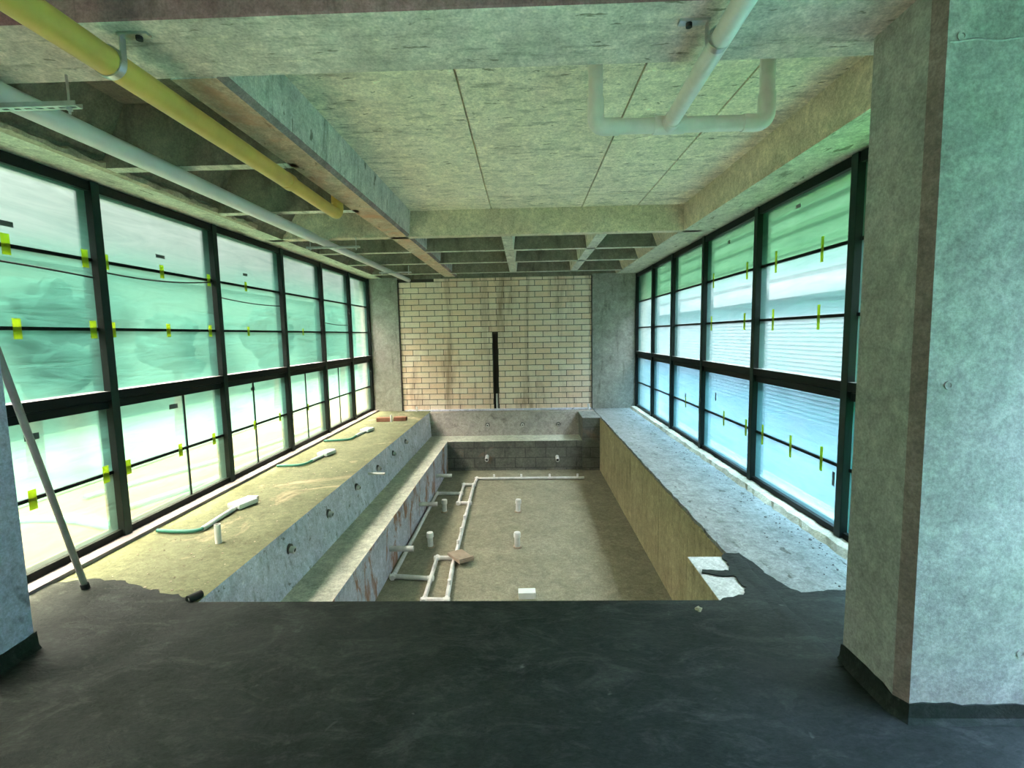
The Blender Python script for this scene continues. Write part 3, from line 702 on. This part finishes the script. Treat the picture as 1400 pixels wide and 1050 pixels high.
# ------------------------------------------------------------------ outside, seen through the film
for x0,x1,y0,y1 in ((-40,-3.6,-30,60),(-3.6,2.75,10.8,60),(-3.6,2.75,-30,-5.2)):
    b=MB(); b.box(x0,x1,y0,y1,-.3,-.12); struct(b.build('ground',M['sand']))
b=MB(); b.box(2.75,40,-30,60,-.3,-.12); struct(b.build('ground',M['pave']))
b=MB(); b.box(2.9,9,-14,3.1,-.13,-.105); struct(b.build('lawn',M['lawn']))  # unseen grass, added to bounce green light onto the column
b=MB(); b.box(-9.0,-5.3,-12,40,-.13,-.105); struct(b.build('lawn',M['yardgrass']))
t=tag(empty('added_hedge',(5.2,-5,-.12)),'unseen, light-tinting green hedge on the lawn beyond the deck windows','added_hedge')  # unseen foliage row, added for green light on the column
b=MB()
for i in range(60): lump(b,(random.uniform(-.3,.3),-7+i*.24,0.55+random.uniform(-.3,.3)),.62,i+900,2,1.1,.4)
b.build('foliage',M['lawn'],t,True)
b=MB(); b.box(-3.7,2.85,-5.2,-5,-1.3,3.4); struct(b.build('wall_rear_blocker',M['column']))  # unseen end wall, added to keep out white light from behind
b=MB(); b.box(-9.4,-9.0,-12,40,-.15,3.1); b.box(-9.5,-8.9,-12,40,3.1,3.25); struct(b.build('wall_yard',M['yardwall']))
def tree(loc,h,r,seed,label):
    t=tag(empty('tree',loc),label,'tree','trees in the yard')
    b=MB(); b.tube([(0,0,-.1),(.05,0,h*.35),(0,.05,h*.62)],[.10,.075,.05],10); b.build('trunk',M['bark'],t,True)
    b=MB(); rr=random.Random(seed)
    for i in range(11):
        a=rr.uniform(0,2*PI); q=rr.uniform(0,r*.7); lump(b,(math.cos(a)*q,math.sin(a)*q,h*.66+rr.uniform(-.35,.32)*h*.5),r*rr.uniform(.35,.6),seed*20+i,3,1,.4)
    b.build('foliage',M['leaf'],t,True)
tree((-6.3,6.0,-.12),2.7,.75,1,'dark tree behind the window bay nearest the deck')
tree((-6.3,8.65,-.12),2.6,.5,2,'dark tree behind the second window bay beyond the yard')
tree((-6.1,11.8,-.12),2.7,.6,3,'dark tree behind the third window bay beyond the yard')
tree((-6.2,16.4,-.12),2.8,.8,4,'dark tree far along the yard wall')
def yard_hose(name,pts,label):
    q=arc_path([(x,y,-.10) for x,y in pts],.5,6); b=MB(); b.tube(q,.038,10); tag(b.build(name,M['hose'],smooth=True),label,'hose','hoses lying in the yard')
yard_hose('yard_hose',[(-5.6,3.9),(-4.9,4.48),(-4.4,4.46),(-3.75,4.22),(-3.5,4.1)],'curved green hose on the sand behind the leaning pole')
yard_hose('yard_hose',[(-4.85,5.1),(-4.69,5.66),(-4.34,6.68),(-4.1,8.2),(-4.0,9.5)],'green hose on the sand farther out from the windows')
yard_hose('yard_hose',[(-4.10,4.72),(-4.06,4.88),(-3.80,5.78),(-3.75,7.32),(-3.8,9)],'green hose on the sand close along the window sills')
# thin black wires strung from mullion to mullion against the film
for a,c,z0,z1,sg,lab in ((2.40,3.76,2.13,2.095,.012,'in the window bay behind the leaning pole'),(3.845,5.215,2.15,2.215,-.035,'in the second window bay, just under its upper bar'),
                     (5.295,6.66,2.065,2.045,-.02,'in the third window bay, well below its upper bar'),(8.035,9.225,1.86,1.83,-.015,'in the fifth window bay, close above its lower bar')):
    pts=[(-3.3155,a+(c-a)*k/14,z0+(z1-z0)*k/14+sg*4*(k/14)*(1-k/14)) for k in range(15)]
    b=MB(); b.tube(pts,.0065,8); tag(b.build('wire',M['dark'],smooth=True),'thin black wire sagging '+lab,'wire','wires across the yard window film')

# neighbouring building beyond the other windows
t=tag(empty('siding_building',(5.4,0,-.12)),'pale siding building with green roof beyond the blue windows','building')
b=MB()
n=24; zz=2.0/n
for i in range(n): b.prism_y([(0,i*zz),(-.025,i*zz),(0,(i+1)*zz),(.3,(i+1)*zz),(.3,i*zz)],3.2,30)
b.build('siding',M['siding'],t)
b=MB(); b.box(.1,.4,-8,30,2.0,2.36); b.build('recessed_band',M['teal'],t)
b=MB(); b.box(-.15,.5,-8,30,2.36,2.70); b.build('fascia',M['fascia'],t)
b=MB(); b.loft([[(-.15,-8,2.70),(2.2,-8,5.15),(2.2,-8,5.25),(-.2,-8,2.78)],[(-.15,30,2.70),(2.2,30,5.15),(2.2,30,5.25),(-.2,30,2.78)]]); b.build('roof',M['roofgreen'],t)
for x in (.35,.95,1.6):
    z=2.78+(x+.2)*1.09; b=MB(); b.box(x-.05,x+.12,-8,30,z-.02,z+.10); b.build('roof_rib',M['roofrib'],t)


# ------------------------------------------------------------------ light
w=bpy.data.worlds.new('sky'); S.world=w; w.use_nodes=True; nt=w.node_tree
bg=nt.nodes['Background']
tc=N(nt,'ShaderNodeTexCoord'); sx=N(nt,'ShaderNodeSeparateXYZ'); nt.links.new(tc.outputs['Generated'],sx.inputs[0])
# sky boosted steeply overhead, out of view, to add light indoors
ab=N(nt,'ShaderNodeMath',operation='MAXIMUM'); ab.inputs[1].default_value=0; nt.links.new(sx.outputs['Z'],ab.inputs[0])
pw=N(nt,'ShaderNodeMath',operation='POWER'); pw.inputs[1].default_value=3.4; nt.links.new(ab.outputs[0],pw.inputs[0])
r=N(nt,'ShaderNodeMath',operation='MULTIPLY_ADD'); r.inputs[1].default_value=36.0; r.inputs[2].default_value=.185; nt.links.new(pw.outputs[0],r.inputs[0])
nt.links.new(r.outputs[0],bg.inputs['Strength']); bg.inputs['Color'].default_value=(1.0,.87,.86,1)
sun=bpy.data.objects.new('sun',bpy.data.lights.new('sun','SUN')); COL.objects.link(sun)
sun.data.energy=1.8; sun.data.angle=math.radians(35); sun.data.color=(1,.80,.58)
sun.rotation_euler=Vector((.42,.15,-.89)).to_track_quat('-Z','Y').to_euler()

S.view_settings.view_transform='Standard'; S.view_settings.look='None'; S.view_settings.gamma=1; S.view_settings.use_curve_mapping=False
S.view_settings.exposure=2.38
S.cycles.max_bounces=12; S.cycles.diffuse_bounces=6; S.cycles.transparent_max_bounces=16; S.cycles.transmission_bounces=8
S.cycles.sample_clamp_indirect=6
